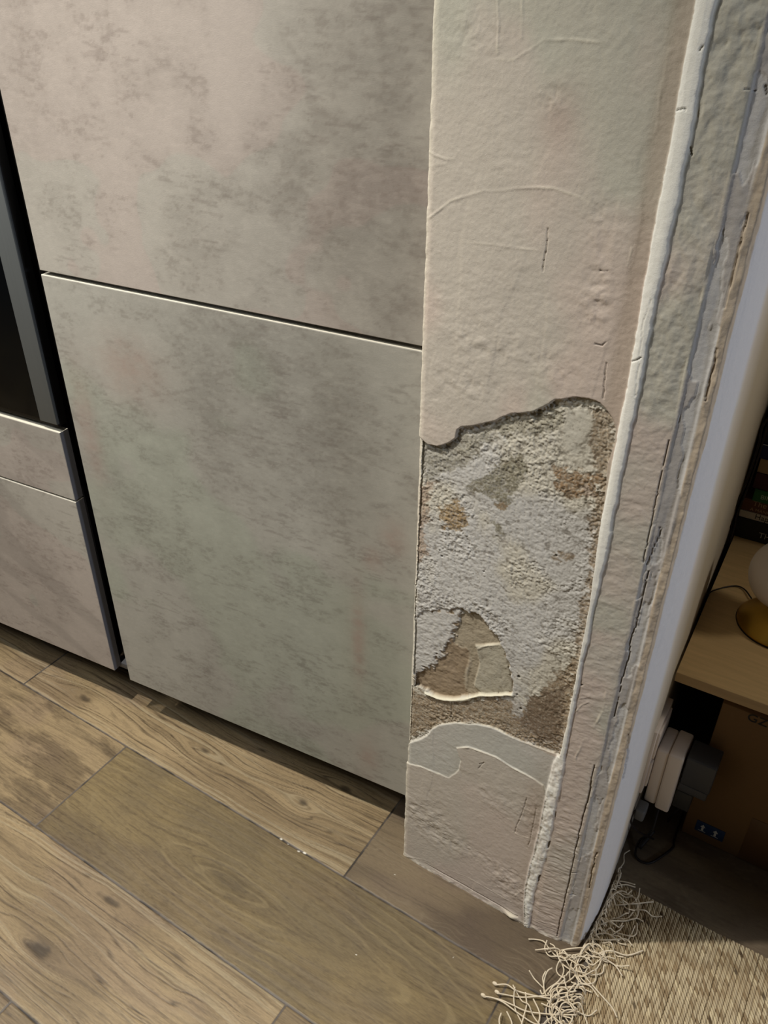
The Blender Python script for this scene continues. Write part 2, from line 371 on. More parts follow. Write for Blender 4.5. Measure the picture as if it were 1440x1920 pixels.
def ridge(L, w, ht, Y=0.77, bright=0.35, one=0):
    global h, C
    q = pp(L, Y); d = dpoly(X+0.003*(fbm(u*60, Z*60, 2, 131)-0.5), Z+0.002*(fbm(u*70, Z*70, 3, 132)-0.5), q)
    d = np.where(YY < 0.80, d, 1)
    brk = 0.45+0.55*sst(0.35, 0.6, fbm(u*50, Z*50, 2, 133)); m = (1-sst(0, w, d)); h = h+0.5*ht*m*brk*sst(0.25, 0.6, fbm(u*28, Z*28, 3, 134))
    if bright: C = mix(C, lin(236, 228, 206), m*bright*brk*sst(0.3, 0.6, fbm(u*40, Z*40, 3, 136)))  # pale paint stands in for light on the ridge's upper edge
groove([(1215, 1072), (1205, 1120), (1195, 1157), (1187, 1185), (1182, 1205), (1177, 1240), (1162, 1287), (1155, 1325), (1150, 1345)], 0.0011, 0.003, 0.85, 0.775)
groove([(1238, 990), (1228, 1020), (1212, 1060)], 0.0011, 0.002, 0.6, 0.775)
groove([(1112, 1440), (1100, 1500), (1086, 1556), (1076, 1600), (1064, 1660), (1052, 1710), (1042, 1760)], 0.0014, 0.004, 0.85, 0.768)
groove([(1252, 830), (1232, 920), (1218, 985), (1202, 1060)], 0.0010, 0.002, 0.5, 0.768)
groove([(1118, 1600), (1108, 1640), (1104, 1668)], 0.0013, 0.003, 0.7, 0.776)
groove([(1178, 1380), (1170, 1430), (1160, 1480)], 0.0012, 0.002, 0.5, 0.776)
groove([(1362, 560), (1357, 578), (1380, 480), (1400, 400)], 0.0014, 0.002, 0.5, 0.776, lin(110, 98, 86))
groove([(1342, 655), (1330, 720), (1322, 752)], 0.0018, 0.0015, 0.45, 0.776, lin(130, 112, 98))
groove([(1066, 1640), (1078, 1641)], 0.0012, 0.002, 0.6, 0.77); groove([(1066, 1682), (1076, 1684)], 0.0012, 0.002, 0.6, 0.77)
# --- corner bead
RL = np.array([(1.40, -0.2040), (1.273, -0.2035), (1.114, -0.2035), (0.931, -0.2020), (0.769, -0.2040), (0.581, -0.2020), (0.418, -0.2020), (0.39, -0.2085), (0.328, -0.2110), (0.25, -0.2110), (0.17, -0.2150), (0.091, -0.2180), (0.028, -0.2120), (0, -0.208)])[::-1]
RR = np.array([(1.40, -0.1870), (1.273, -0.1870), (1.117, -0.1865), (0.935, -0.1890), (0.776, -0.1890), (0.583, -0.1930), (0.41, -0.1935), (0.39, -0.1910), (0.328, -0.1920), (0.228, -0.1915), (0.15, -0.1960), (0.091, -0.2000), (0.0, -0.1990)])[::-1]
eL = np.interp(Z, RL[:, 0], RL[:, 1]) + 0.0020*(fbm(Z*22, u*0, 4, 140)-0.5) + 0.0016*(fbm(u*150, Z*150, 3, 142)-0.5)
eR = np.interp(Z, RR[:, 0], RR[:, 1]) + 0.0040*(fbm(Z*26, u*0+3, 4, 141)-0.5) + 0.0022*(fbm(u*120, Z*120, 3, 143)-0.5)
t = (X-eL)/(eR-eL); low = 1-sst(0.385, 0.41, Z)
bead = sst(-0.08, 0.10, t)*(1-sst(0.86, 1.06, t))*(YY < 0.774)
bc = lin(248, 246, 236)
h = h*(1-0.5*bead) + bead*(0.0022+0.0012*np.sin(np.clip(t, 0, 1)*pi)) + bead*0.0006*(fbm(u*300, Z*12, 3, 144)-0.5)
h += bead*low*(0.0035*(fbm(u*140, Z*90, 3, 145)-0.5))
pits = low*(1-sst(0.0, 0.0022, np.abs(X-eR+0.001)))*sst(0.50, 0.60, fbm(u*60, Z*45, 3, 146))*(Z < 0.30)*(Z > 0.08)
h -= 0.0035*pits; C = mix(C, bc, bead*0.93*(1-0.35*low*sst(0.45, 0.7, fbm(u*110, Z*60, 3, 147)))); C = mix(C, lin(70, 60, 50), pits*0.8)
groove([(1270, 206), (1287, 202), (1288, 205)], 0.0012, 0.0015, 0.6); groove([(1295, 276), (1298, 290)], 0.0016, 0.0015, 0.7)
groove([(1187, 676), (1195, 673), (1203, 668)], 0.0012, 0.0015, 0.7); groove([(1321, 86), (1316, 94)], 0.0014, 0.001, 0.5)
groove([(1432, 162), (1436, 176)], 0.003, 0.0015, 0.7, 0.772); groove([(1392, 168), (1412, 172)], 0.001, 0.0015, 0.6, 0.768)
# rough patches on the face beside the bead, top
rb = sst(0.0, 0.006, X-eR)*(X < -0.152)*(YY < 0.777)
h += rb*sst(0.86, 1.0, Z)*0.0035*(fbm(u*75, Z*45, 4, 150)-0.5) + rb*0.0010*(fbm(u*90, Z*160, 3, 151)-0.5)
h += rb*(1-sst(0.25, 0.36, Z))*0.0014*(fbm(u*60, Z*260, 3, 152)-0.5)
# --- relief marks on the upper plaster
U = 1.0
ridge([(930, 110), (965, 111), (1000, 90), (1020, 75), (1070, 72), (1100, 76), (1140, 78)], 0.0022, 0.0012)
ridge([(800, 283), (818, 292), (833, 298), (851, 297)], 0.0020, 0.0012); ridge([(800, 312), (836, 307)], 0.002, 0.0008)
ridge([(803, 408), (825, 392), (845, 375), (900, 360), (980, 352), (1040, 352), (1080, 366), (1112, 383)], 0.0022, 0.0011)
ridge([(860, 448), (880, 456), (930, 460), (1005, 468)], 0.0024, 0.0011); ridge([(933, 0), (936, 40), (933, 100)], 0.0018, 0.0010)
ridge([(981, 0), (979, 40), (978, 72)], 0.0020, 0.0012); ridge([(1255, 90), (1240, 160), (1228, 250)], 0.002, 0.0012)
ridge([(1185, 465), (1175, 500)], 0.002, 0.001); ridge([(1245, 40), (1278, 85)], 0.002, 0.001)
groove([(1028, 428), (1026, 460), (1018, 508)], 0.0010, 0.0012, 0.35); groove([(1126, 507), (1142, 509)], 0.001, 0.0012, 0.4)
groove([(1116, 645), (1130, 648), (1137, 642)], 0.0012, 0.0014, 0.5); groove([(1138, 680), (1131, 748)], 0.0011, 0.0013, 0.35)
groove([(1221, 560), (1210, 600), (1204, 660), (1192, 740)], 0.0009, 0.0006, 0.08)
for cx, cz, w, hh, k in [(1122, 560, 16, 70, 1.0), (1120, 400, 22, 60, 0.6), (1035, 185, 26, 30, 0.8), (905, 640, 60, 60, 0.5), (1040, 690, 50, 50, 0.5), (880, 60, 50, 60, 0.5), (870, 720, 60, 40, 0.5), (1420, 40, 40, 90, 1)]:
    a, b = at(cx, cz); a2, b2 = at(cx+w, cz+hh); m = np.exp(-((X-a)/(a2-a))**2-((Z-b)/(b2-b))**2)*(YY < 0.8)
    h += k*m*0.0040*(fbm(u*95, Z*95, 4, 160)-0.5)
a, b = at(1050, 225); m = np.exp(-((X-a)/0.02)**2-((Z-b)/0.03)**2); C = mix(C, lin(190, 168, 155), m*0.6)
mR = sst(-0.228, -0.212, X)*(X < eL)*sst(0.6, 0.75, Z); C = mix(C, lin(186, 168, 150), mR*0.55); h -= mR*0.0006
# --- the stripped area
noi = 0.0035*(fbm(u*45, Z*45, 4, 170)-0.5); noi2 = 0.0035*(fbm(u*45+40, Z*45, 4, 171)-0.5)
R1 = pp([(765, 812), (781, 818), (800, 833), (820, 838), (838, 833), (853, 824), (858, 808), (866, 801), (905, 797), (930, 788), (960, 775), (1000, 771), (1017, 765), (1030, 758), (1040, 750), (1075, 746), (1105, 748), (1125, 755), (1134, 765), (1146, 785), (1153, 800),
         (1153, 830), (1140, 870), (1128, 960), (1118, 1050), (1106, 1130), (1090, 1220), (1078, 1290), (1062, 1370), (1050, 1416), (1020, 1405), (985, 1393), (960, 1383), (920, 1363), (890, 1358), (850, 1356), (822, 1360), (810, 1366), (800, 1380), (785, 1388), (745, 1402)])
s1 = sd(X+noi, Z+noi2, R1); ok = (YY < 0.774)
m1 = (1-sst(-0.0008, 0.0008, s1))*ok
top = sst(0.55, 0.70, Z)
depth1 = 0.0026+0.0018*top
gran = fbm(u*330, Z*380, 3, 172)-0.5; gran2 = fbm(u*130, Z*170, 4, 173)-0.5
edge1 = 1-sst(0.0, 0.03, -s1)
rgh = 0.6+0.9*edge1+0.6*sst(0.48, 0.62, fbm(u*22, Z*22, 3, 174))
gran3 = fbm(u*720, Z*760, 2, 177)-0.5; h1 = -depth1 + rgh*(0.0016*gran + 0.0015*gran2 + 0.0009*gran3) + 0.0022*(fbm(u*16, Z*16, 3, 175)-0.5)
w1 = lin(206, 200, 184); w2 = lin(202, 199, 192); brn = lin(152, 133, 108); brd = lin(126, 109, 90); org = lin(150, 124, 94); grn = lin(142, 136, 116); pk = lin(172, 148, 126)
c1 = mix(np.ones(X.shape+(3,))*w1, w2, sst(0.42, 0.6, fbm(u*14, Z*12, 3, 176)))
speck = np.clip(sst(0.15, 0.27, -gran2+0.25*gran)+0.7*sst(0.17, 0.28, -gran-0.2*gran3), 0, 1)
def blob(L, colr, k=1.0, soft=0.003, Y=0.77):
    global c1
    s = sd(X+3.2*noi, Z+3.2*noi2, pp(L, Y)) + 0.020*gran2 + 0.010*gran; m = (1-sst(-soft*0.5, soft*0.5, s))
    c1 = mix(c1, colr, np.clip(m*k, 0, 1)*np.clip(0.80+1.2*gran3+0.8*gran, 0, 1)); return m
lipb = blob([(775, 832), (860, 815), (960, 785), (1040, 765), (1060, 768), (1050, 800), (1000, 815), (930, 815), (900, 845), (860, 880), (800, 900), (775, 860)], grn, 0.75, 0.008)
blob([(1105, 765), (1150, 780), (1150, 850), (1138, 930), (1122, 1060), (1108, 1160), (1085, 1280), (1066, 1340), (1068, 1280), (1082, 1180), (1085, 1130), (1105, 1080), (1105, 980), (1115, 900), (1120, 870), (1100, 800)], brn, 0.9, 0.005)
blob([(1040, 880), (1075, 882), (1125, 895), (1122, 930), (1080, 935), (1040, 925)], org, 1.0)
blob([(930, 870), (975, 858), (988, 880), (978, 905), (955, 925), (948, 965), (930, 962), (920, 935), (890, 925), (868, 915), (900, 895)], grn, 1.0)
blob([(925, 940), (948, 950), (945, 968), (930, 962)], brn, 1.0); blob([(830, 945), (852, 940), (875, 965), (872, 990), (855, 1002), (832, 995), (820, 960)], lin(160, 136, 100), 1.0)
blob([(765, 905), (806, 908), (806, 940), (795, 1000), (800, 1045), (780, 1058), (765, 1050)], pk, 0.85, 0.005)
blob([(925, 982), (942, 988), (940, 1005), (920, 1008)], grn, 1.0); blob([(1038, 1042), (1072, 1046), (1060, 1058), (1042, 1056)], brn, 0.9)
blob([(740, 1290), (790, 1300), (850, 1316), (960, 1312), (985, 1320), (1020, 1290), (1065, 1250), (1080, 1230), (1068, 1420), (1040, 1420), (960, 1385), (920, 1365), (850, 1358), (800, 1370), (740, 1400)], brn, 1.0, 0.004)
blob([(985, 1310), (1020, 1300), (1062, 1290), (1050, 1400), (1010, 1390), (960, 1350), (980, 1335)], brd, 1.0, 0.004)
blob([(955, 1310), (985, 1312), (980, 1340), (962, 1345)], w2, 0.9, 0.002)
blob([(1060, 768), (1105, 770), (1112, 800), (1095, 830), (1080, 860), (1060, 850), (1050, 800)], lin(205, 200, 185), 1.0, 0.003)
blob([(1090, 905), (1112, 912), (1110, 932), (1096, 930)], lin(195, 178, 160), 1.0, 0.001)
c1 = mix(c1, lin(96, 84, 68), speck*0.55)
# smooth the right-edge flap and the pale patch under the lip
pf = (1-sst(-0.002, 0.002, sd(X+noi, Z+noi2, pp([(1060, 772), (1105, 770), (1110, 800), (1092, 835), (1062, 850), (1050, 810)])))); h1 = h1*(1-0.75*pf)+0.75*pf*(-depth1+0.0006+0.0008*gran2)
pb = (1-sst(-0.001, 0.001, sd(X+noi, Z+noi2, pp([(1120, 762), (1158, 800), (1150, 900), (1140, 900), (1137, 800)])))); h1 = h1+pb*0.002
# inner hole with a hard lower lip
R2 = pp([(745, 1168), (775, 1163), (790, 1148), (830, 1146), (862, 1143), (880, 1150), (895, 1154), (910, 1166), (918, 1182), (930, 1196), (938, 1215), (948, 1235), (955, 1262), (960, 1280), (960, 1303), (900, 1305), (850, 1313), (815, 1309), (798, 1295), (770, 1285), (745, 1290)])
s2 = sd(X+1.6*noi, Z+1.6*noi2, R2)+0.006*gran2; m2 = (1-sst(-0.0010, 0.0006, s2))
R2s = pp([(862, 1146), (895, 1156), (918, 1184), (938, 1215), (955, 1262), (958, 1300), (900, 1303), (872, 1308), (868, 1280), (880, 1250), (874, 1225), (850, 1215), (845, 1195), (858, 1170)])
m2s = (1-sst(-0.001, 0.002, sd(X+1.8*noi, Z+1.8*noi2, R2s)+0.012*gran2))
tilt = np.clip((0.56-Z)/0.13, 0, 1.3)
h2 = -0.0075+0.0020*(1-tilt) + 0.0014*gran2 + 0.0007*gran + 0.0045*(fbm(u*30, Z*30, 4, 180)-0.5)
ap = at(870, 1225); step = sst(-0.001, 0.002, sd(X+noi, Z+noi2, pp([(890, 1215), (940, 1212), (962, 1300), (905, 1308), (885, 1290), (897, 1250)])))
h2s = -0.0072 + 0.0009*gran2 + 0.0006*gran3 + 0.0003*gran + 0.0025*(1-step) + 0.002*(fbm(u*35, Z*35, 3, 181)-0.5)
h2 = h2*(1-m2s)+h2s*m2s
# left part of the hole is shallower and stays pale
mL = 1-sst(-0.001, 0.003, 0.022*gran2+sd(X+3*noi, Z+3*noi2, pp([(740, 1140), (830, 1150), (862, 1150), (850, 1180), (842, 1205), (830, 1225), (815, 1240), (790, 1260), (740, 1275)])))
h2 = h2*(1-mL)+mL*(-0.0042+0.0016*gran2+0.0009*gran)
c2 = mix(np.ones(X.shape+(3,))*lin(158, 140, 116), lin(172, 160, 138), m2s); c2 = mix(c2, lin(182, 175, 156), m2s*(1-step))
c2 = mix(c2, w2, mL); c2 = mix(c2, lin(108, 92, 74), sst(0.14, 0.3, -gran2)*0.4)
h1 = h1*(1-m2)+h2*m2; c1 = mix(c1, c2, m2)
h = h*(1-m1)+h1*m1; C = mix(C, c1, m1)
# lip edges: shade painted into the top lip, light into the lower one
lip = np.exp(-(s1/0.0015)**2)*ok; C = mix(C, lin(216, 208, 190), lip*0.35*(1-top)); C = mix(C, lin(150, 134, 116), lip*0.35*top)
brl = 0.45+0.55*sst(0.3, 0.55, fbm(u*70, Z*70, 3, 185)); lp = pp([(797, 1300), (815, 1308), (835, 1313), (868, 1313), (900, 1305), (930, 1304), (958, 1303)]); d = dpoly(X+noi*1.4, Z+noi2*1.6, lp); m = (1-sst(0.0008, 0.0034*brl, d))
h = h*(1-m)+m*(0.0002+0.0005*gran2); C = mix(C, lin(238, 232, 208), m*0.9)
ridge([(893, 1220), (912, 1214), (932, 1212)], 0.0025, 0.002, bright=0.5); ridge([(878, 1240), (872, 1265), (868, 1300)], 0.004, 0.002, bright=0.2)
groove([(846, 1318), (844, 1345)], 0.001, 0.0012, 0.3)
for q, r_ in [((971, 1271), 0.0022), ((975, 1331), 0.0020), ((968, 1304), 0.0012), ((825, 1046), 0.0014), ((822, 1035), 0.001), ((1091, 1283), 0.0015), ((844, 1346), 0.0015), ((905, 1075), 0.001), ((1040, 1045), 0.0012)]:
    a, b = at(*q); d = np.hypot(X-a, Z-b); m = 1-sst(r_*0.6, r_*1.2, d); h -= 0.003*m*ok; C = mix(C, lin(74, 64, 52), m*0.7*ok)
# --- lower coats
R4 = pp([(740, 1425), (765, 1431), (790, 1438), (820, 1450), (842, 1457), (862, 1442), (864, 1425), (856, 1402), (875, 1399), (895, 1405), (930, 1418), (960, 1438), (985, 1450), (1005, 1461), (1020, 1472), (1025, 1500), (1000, 1800), (740, 1800)])
s4 = sd(X+1.2*noi, Z+1.2*noi2, R4); m4 = (1-sst(-0.0006, 0.0008, s4))*ok*(X < eL+0.002)
h += m4*0.0013; C = mix(C, lin(200, 188, 176), m4*0.6); C = mix(C, lin(196, 194, 186), ok*(1-m4)*(1-m1)*(Z < 0.40)*0.7*(X < eL)); C = mix(C, lin(232, 226, 208), np.exp(-((s4-0.0004)/0.0010)**2)*ok*0.45*(X < eL)*sst(0.35, 0.6, fbm(u*35, Z*35, 3, 186)))  # last mix paints a pale rim as light on the coat's step
ridge([(858, 1402), (880, 1400), (900, 1407), (930, 1419), (960, 1438), (985, 1451), (1018, 1470)], 0.0020, 0.0016, bright=0.5)
ridge([(780, 1433), (815, 1447), (842, 1456), (856, 1445)], 0.0016, 0.0012, bright=0.4)
ridge([(810, 1364), (822, 1358), (850, 1355), (893, 1356), (925, 1364), (960, 1383), (1000, 1400), (1030, 1410), (1052, 1413)], 0.0018, 0.0016, bright=0.6)
ridge([(1134, 1304), (1125, 1340), (1112, 1368), (1092, 1392), (1080, 1420), (1077, 1440)], 0.0022, 0.0016, 0.767, 0.6)
ridge([(1085, 1312), (1100, 1310), (1112, 1294)], 0.0016, 0.0012, 0.767, 0.4); ridge([(1078, 1335), (1090, 1325), (1102, 1320)], 0.0016, 0.0012, 0.767, 0.4); ridge([(1077, 1438), (1100, 1449)], 0.0014, 0.001, 0.767, 0.4)
groove([(900, 1432), (908, 1428), (898, 1440)], 0.0010, 0.0012, 0.4); groove([(988, 1495), (975, 1535), (965, 1560)], 0.0011, 0.0012, 0.35)
ridge([(962, 1558), (975, 1566), (992, 1570)], 0.0018, 0.0012); groove([(1006, 1510), (998, 1560), (992, 1585)], 0.001, 0.001, 0.35)
ridge([(962, 1680), (985, 1665), (1000, 1655)], 0.0018, 0.0012); ridge([(740, 1600), (800, 1612), (880, 1645), (960, 1690)], 0.0016, 0.0008)
for cx, cz, w, hh, k in [(800, 1530, 60, 60, 0.9), (930, 1500, 40, 50, 0.5), (960, 1660, 35, 50, 1.2), (840, 1580, 60, 50, 0.7), (1000, 1530, 25, 60, 0.7), (900, 1600, 60, 40, 0.5)]:
    a, b = at(cx, cz); a2, b2 = at(cx+w, cz+hh); m = np.exp(-((X-a)/(a2-a))**2-((Z-b)/(b2-b))**2)*ok
    h += k*m*0.0040*(fbm(u*85, Z*95, 4, 190)-0.5)
a, b = at(1000, 1510); m = np.exp(-((X-a)/0.014)**2-((Z-b)/0.06)**2); C = mix(C, lin(176, 158, 142), m*0.55*ok)
# left arris a little ragged, painted pale as the lamp's light on it
m = np.exp(-((X+0.4355)/0.0022)**2)*(YY < 0.80); C = mix(C, lin(226, 218, 198), m*0.6); h += m*0.0018*(fbm(u*0, Z*90, 4, 195)-0.5)
# ragged plaster foot along the floor
foot = (1-sst(0.003, 0.009+0.006*fbm(u*30, Z*0, 3, 200), Z)); h += foot*(0.0030*fbm(u*90, Z*120, 3, 201)-0.0008)*(YY < 0.80); C = mix(C, lin(224, 216, 198), foot*0.6*sst(0.35, 0.55, fbm(u*60, Z*80, 3, 202)))
ga, gb = at(955, 1700); m = (1-sst(0.0008, 0.002, np.abs(Z-0.013-0.02*np.abs(X+0.28)*0)))*sst(-0.40, -0.36, X)*(X < -0.22)*ok; h -= 0.0016*m; C = mix(C, lin(110, 98, 84), m*0.45)
cx0 = at(958, 1716)[0]; m = np.exp(-((X-cx0-0.002)/0.012)**2-((Z-0.008)/0.006)**2)*ok; h += 0.006*m; C = mix(C, lin(232, 222, 196), m*0.9)
fade = 1-sst(dl[16]-0.01, dl[16]+0.1, u); h = h*np.maximum(fade, 0.0)
C = mix(C, lin(196, 188, 172), 1-fade)
P = np.stack([X+h*nx[:, None], YY+h*ny[:, None], Z], -1)
wr = link('wall_right', gridmesh('wall_right', P, C), M_plaster); tag(wr, kind='structure')
del P, C, c1, c2, h, h1, h2, h2s, X, Z, YY, SS, u

# far walls of both rooms
o = box('wall_back', (-4.0, 1.75, 0), (-0.30, 1.80, 2.45), M_wallfar, None, 0); tag(o, kind='structure')
o = box('wall_far', (-0.15, 2.10, 0), (3.0, 2.16, 2.45), M_wallfar, None, 0); tag(o, kind='structure')

o = box('wall_blocker', (0.85, 0.77, 0), (3.0, 0.97, 2.45), M_wallfar, None, 0); tag(o, kind='structure')      # unseen far side of the opening, added to block the hall daylight
o = box('ceiling', (-0.16, 0.98, 2.451), (3.0, 2.10, 2.50), M_wallfar, None, 0); tag(o, kind='structure')  # unseen, added to keep world light out of the side room

# ------------------------------------------------------------------ kitchen fronts
DP = 0.85                                                   # distance of the front plane along NC
def front(name, x0, x1, z0, z1, parent, seed, pig, th=0.019, edge=None, res=0.0022):
    b = 0.0012
    us = np.r_[x0, x0, x0+b*0.3, x0+b, np.arange(x0+b+res, x1-b-res*0.5, res), x1-b, x1-b*0.3, x1, x1]
    vs = np.r_[z0, z0, z0+b*0.3, z0+b, np.arange(z0+b+res, z1-b-res*0.5, res), z1-b, z1-b*0.3, z1, z1]
    du = np.zeros(len(us)); du[[0, -1]] = th; du[[1, -2]] = b; du[[2, -3]] = b*0.3
    dv = np.zeros(len(vs)); dv[[0, -1]] = th; dv[[1, -2]] = b; dv[[2, -3]] = b*0.3
    UU, VV = np.meshgrid(us, vs, indexing='ij'); DD = np.maximum(du[:, None], dv[None, :])
    P = UU[..., None]*XC + (DP+DD)[..., None]*NC; P[..., 2] = VV
    C = pig(UU, VV, seed)
    ec = lin(118, 118, 122) if edge is None else edge
    C = mix(C, ec, ((du >= b)[:, None] | (dv >= b)[None, :][:, :]).astype(float)) if edge is None else C
    C = mix(C, lin(214, 208, 190), np.repeat(((np.arange(len(vs)) >= len(vs)-2))[None, :], len(us), 0).astype(float))  # top edge painted pale, as light caught from above
    me = gridmesh(name, P[:, ::1], C, smooth=False)
    # close the back
    n, m = UU.shape; bm = bmesh.new(); bm.from_mesh(me); bm.verts.ensure_lookup_table()
    ring = [i*m for i in range(n)] + [(n-1)*m+j for j in range(1, m)] + [i*m+m-1 for i in range(n-2, -1, -1)] + [j for j in range(m-2, 0, -1)]
    bm.faces.new([bm.verts[i] for i in ring][::-1]); bm.to_mesh(me); bm.free()
    return link(name, me, M_front, parent)
def concrete(x, z, seed, warm=0.5, darks=()):
    A = lin(176, 170, 160); B = lin(146, 140, 131)
    n1 = fbm(x*5, z*3.4, 4, seed); n2 = fbm(x*24, z*34, 5, seed+1); n4 = fbm(x*13, z*1.3, 3, seed+3); n5 = fbm(x*120, z*190, 3, seed+9)
    k = 0.9*(n1-0.45)*1.3+0.5*(n4-0.5)+0.45*(n2-0.5)+0.25*(n5-0.5)
    for cx, cz, a, b, s in darks: k = k+s*np.exp(-((x-cx)/a)**2-((z-cz)/b)**2)*(0.5+1.0*n2)
    C = mix(A*np.ones(x.shape+(3,)), B, np.clip(k+0.25, 0, 1))
    n3 = fbm(x*110+z*10, z*230, 5, seed+2, 0.62); zone = sst(0.44, 0.68, n2+0.30*k)
    C = mix(C, lin(124, 115, 106), sst(0.48, 0.66, n3)*zone*0.36)
    C = mix(C, lin(118, 108, 100), sst(0.55, 0.68, fbm(x*42+z*8, z*210, 5, seed+6, 0.65))*sst(0.52, 0.64, fbm(x*9, z*15, 4, seed+7))*0.34)
    C = mix(C, lin(190, 183, 172), sst(0.54, 0.70, fbm(x*90, z*260, 4, seed+4))*0.16)
    C = C*(0.965+0.07*fbm(x*300, z*520, 2, seed+8))[..., None]
    tint = sst(0.48, 0.62, fbm(x*6+9, z*6, 3, seed+5))
    C = mix(C, C*np.array([1.04, 0.975, 0.98]), sst(0.45, 0.6, 1-tint)*warm); C = mix(C, C*np.array([0.955, 1.01, 0.955]), tint*(1-warm)*1.0)
    return C
def pig_up(x, z, s):
    d = []
    for px, py, a, b, k in [(600, 250, .12, .12, .25), (700, 120, .10, .2, .28), (720, 420, .09, .12, .3), (480, 330, .12, .06, .25), (300, 150, .06, .03, .25), (250, 80, .1, .1, .0), (120, 300, .08, .3, -.1), (150, 80, .15, .12, .15), (620, 480, .08, .05, .3), (760, 600, .08, .08, .2), (390, 470, .05, .05, .2)]:
        cx, cz = atc(px, py); d.append((cx, cz, a, b, k))
    return concrete(x, z, s, 0.85, d)
def pig_lo(x, z, s):
    d = []
    for px, py, a, b, k in [(650, 850, .07, .16, .45), (300, 850, .05, .07, .35), (270, 960, .06, .08, .3), (450, 640, .12, .04, .2), (430, 820, .12, .2, .22), (600, 1150, .05, .1, .15), (200, 620, .1, .1, -.2), (380, 1350, .1, .05, .1), (700, 1350, .05, .1, .15)]:
        cx, cz = atc(px, py); d.append((cx, cz, a, b, k))
    C = concrete(x, z, s, 0.15, d)
    for px, py, a, b, k in [(672, 1200, .012, .09, .35), (690, 1420, .02, .05, .25), (740, 1010, .02, .03, .3), (240, 690, .06, .05, .3), (165, 800, .02, .1, .3), (700, 1050, .015, .02, .25)]:
        cx, cz = atc(px, py); m = np.exp(-((x-cx)/a)**2-((z-cz)/b)**2)*(0.3+0.9*fbm(x*60, z*90, 3, 5)); C = mix(C, lin(166, 138, 126), np.clip(m*k*2.0, 0, 0.7))
    return C*np.array([0.955, 1.0, 0.995])
def pig_dr(x, z, s):
    C = concrete(x, z, s, 0.8, [])
    n = sst(0.5, 0.6, fbm((x*cos(1.0)+z*sin(1.0))*16, (z*cos(1.0)-x*sin(1.0))*3, 3, s+20)); return mix(C, lin(140, 132, 124), n*0.35)  # diagonal darker bands, shading painted into the drawer colour
def fr(x, n, z): return tuple(cabp(x, n, z))
XL, XR, XM = -0.979, -0.362, -1.0165
t = empty('tall_cabinet', tuple(cabp(-0.67, 1.1, 0)), 'tall concrete-look cabinet against the stripped plaster wall end', 'cabinet')
box('carcass', (-0.968, DP+0.022, 0.115), (XR, DP+0.55, 2.12), M_carc, t, 0.001, fr)
front('door', XL, XR, 0.1015, 0.9110, t, 300, pig_lo)
o = front('door', XL, XR, 0.9172, 2.10, t, 340, pig_up)
box('plinth', (-1.0, DP+0.09, 0.0), (XR, DP+0.105, 0.113), M_profile, t, 0.0005, fr)
g = box('grip_profile', (-1.030, DP+0.034, 0.118), (-0.969, DP+0.050, 2.1), M_profile, t, 0.0005, fr)
tag(g, 'black upright grip channel')
box('profile_end', (-1.030, DP+0.020, 0.1015), (-0.969, DP+0.05, 0.114), M_carcl, t, 0.0005, fr)
t2 = empty('oven_cabinet', tuple(cabp(-1.32, 1.1, 0)), 'concrete-look cabinet of two drawers below the black oven', 'cabinet')
box('carcass', (-1.615, DP+0.022, 0.115), (-1.032, DP+0.55, 0.640), M_carc, t2, 0.001, fr)
front('drawer_front', -1.617, XM, 0.1095, 0.5075, t2, 380, pig_dr)
front('drawer_front', -1.617, XM, 0.5112, 0.6430, t2, 420, pig_dr)
box('plinth', (-1.615, DP+0.09, 0.0), (-1.002, DP+0.105, 0.113), M_profile, t2, 0.0005, fr)
ov = empty('built_in_oven', tuple(cabp(-1.32, 1.1, 0.65)), 'black glass built-in oven with a grey upright trim strip', 'oven')
box('housing', (-1.612, DP+0.024, 0.648), (-1.036, DP+0.52, 1.246), M_black, ov, 0.001, fr)
box('door_frame', (-1.614, DP+0.003, 0.652), (-1.0185, DP+0.0235, 1.246), M_black, ov, 0.001, fr)
o = box('glass_panel', (-1.580, DP-0.0005, 0.6615), (-1.0545, DP+0.004, 1.10), M_glass, ov, 0.0006, fr)
o = box('trim_strip', (-1.0535, DP-0.001, 0.6580), (-1.0165, DP+0.005, 1.245), M_steel, ov, 0.0006, fr); tag(o, 'satin grey metal trim strip')
box('control_panel', (-1.580, DP-0.0005, 1.104), (-1.0545, DP+0.004, 1.245), M_glass, ov, 0.0006, fr)

# ------------------------------------------------------------------ low oak table and what stands on and under it
TZ = 0.355; TA = radians(1.9); TO = (-0.1220, 1.0720)
def tf(x, y, z): return (TO[0]+x*cos(TA)-y*sin(TA), TO[1]+x*sin(TA)+y*cos(TA), z)
tb = empty('low_table', (TO[0]+0.6, TO[1]+0.25, 0), 'light oak low table with a pale wood top beside the wall', 'table')
box('tabletop', (0, 0, TZ-0.0185), (1.30, 0.50, TZ), M_deskw, tb, 0.0006, tf)
box('edge_band', (0, -0.0008, TZ-0.0183), (1.30, 0.0002, TZ-0.0004), M_deske, tb, 0.0001, tf)
for lx in (0.44, 1.20):
    for ly in (0.04, 0.42): box('leg', (lx, ly, 0), (lx+0.04, ly+0.04, TZ-0.0186), M_deskw, tb, 0.002, tf)
dc = empty('dark_cabinet', (0.35, 1.80, 0), 'black cabinet behind the stack of books', 'cabinet')
box('body', (-0.145, 1.62, 0), (0.80, 2.05, 1.30), M_dark, dc, 0.003)
for i in range(2): box('cabinet_door', (-0.144+0.474*i, 1.604, 0.02), (0.327+0.474*i, 1.6195, 1.29), M_dark, dc, 0.002)

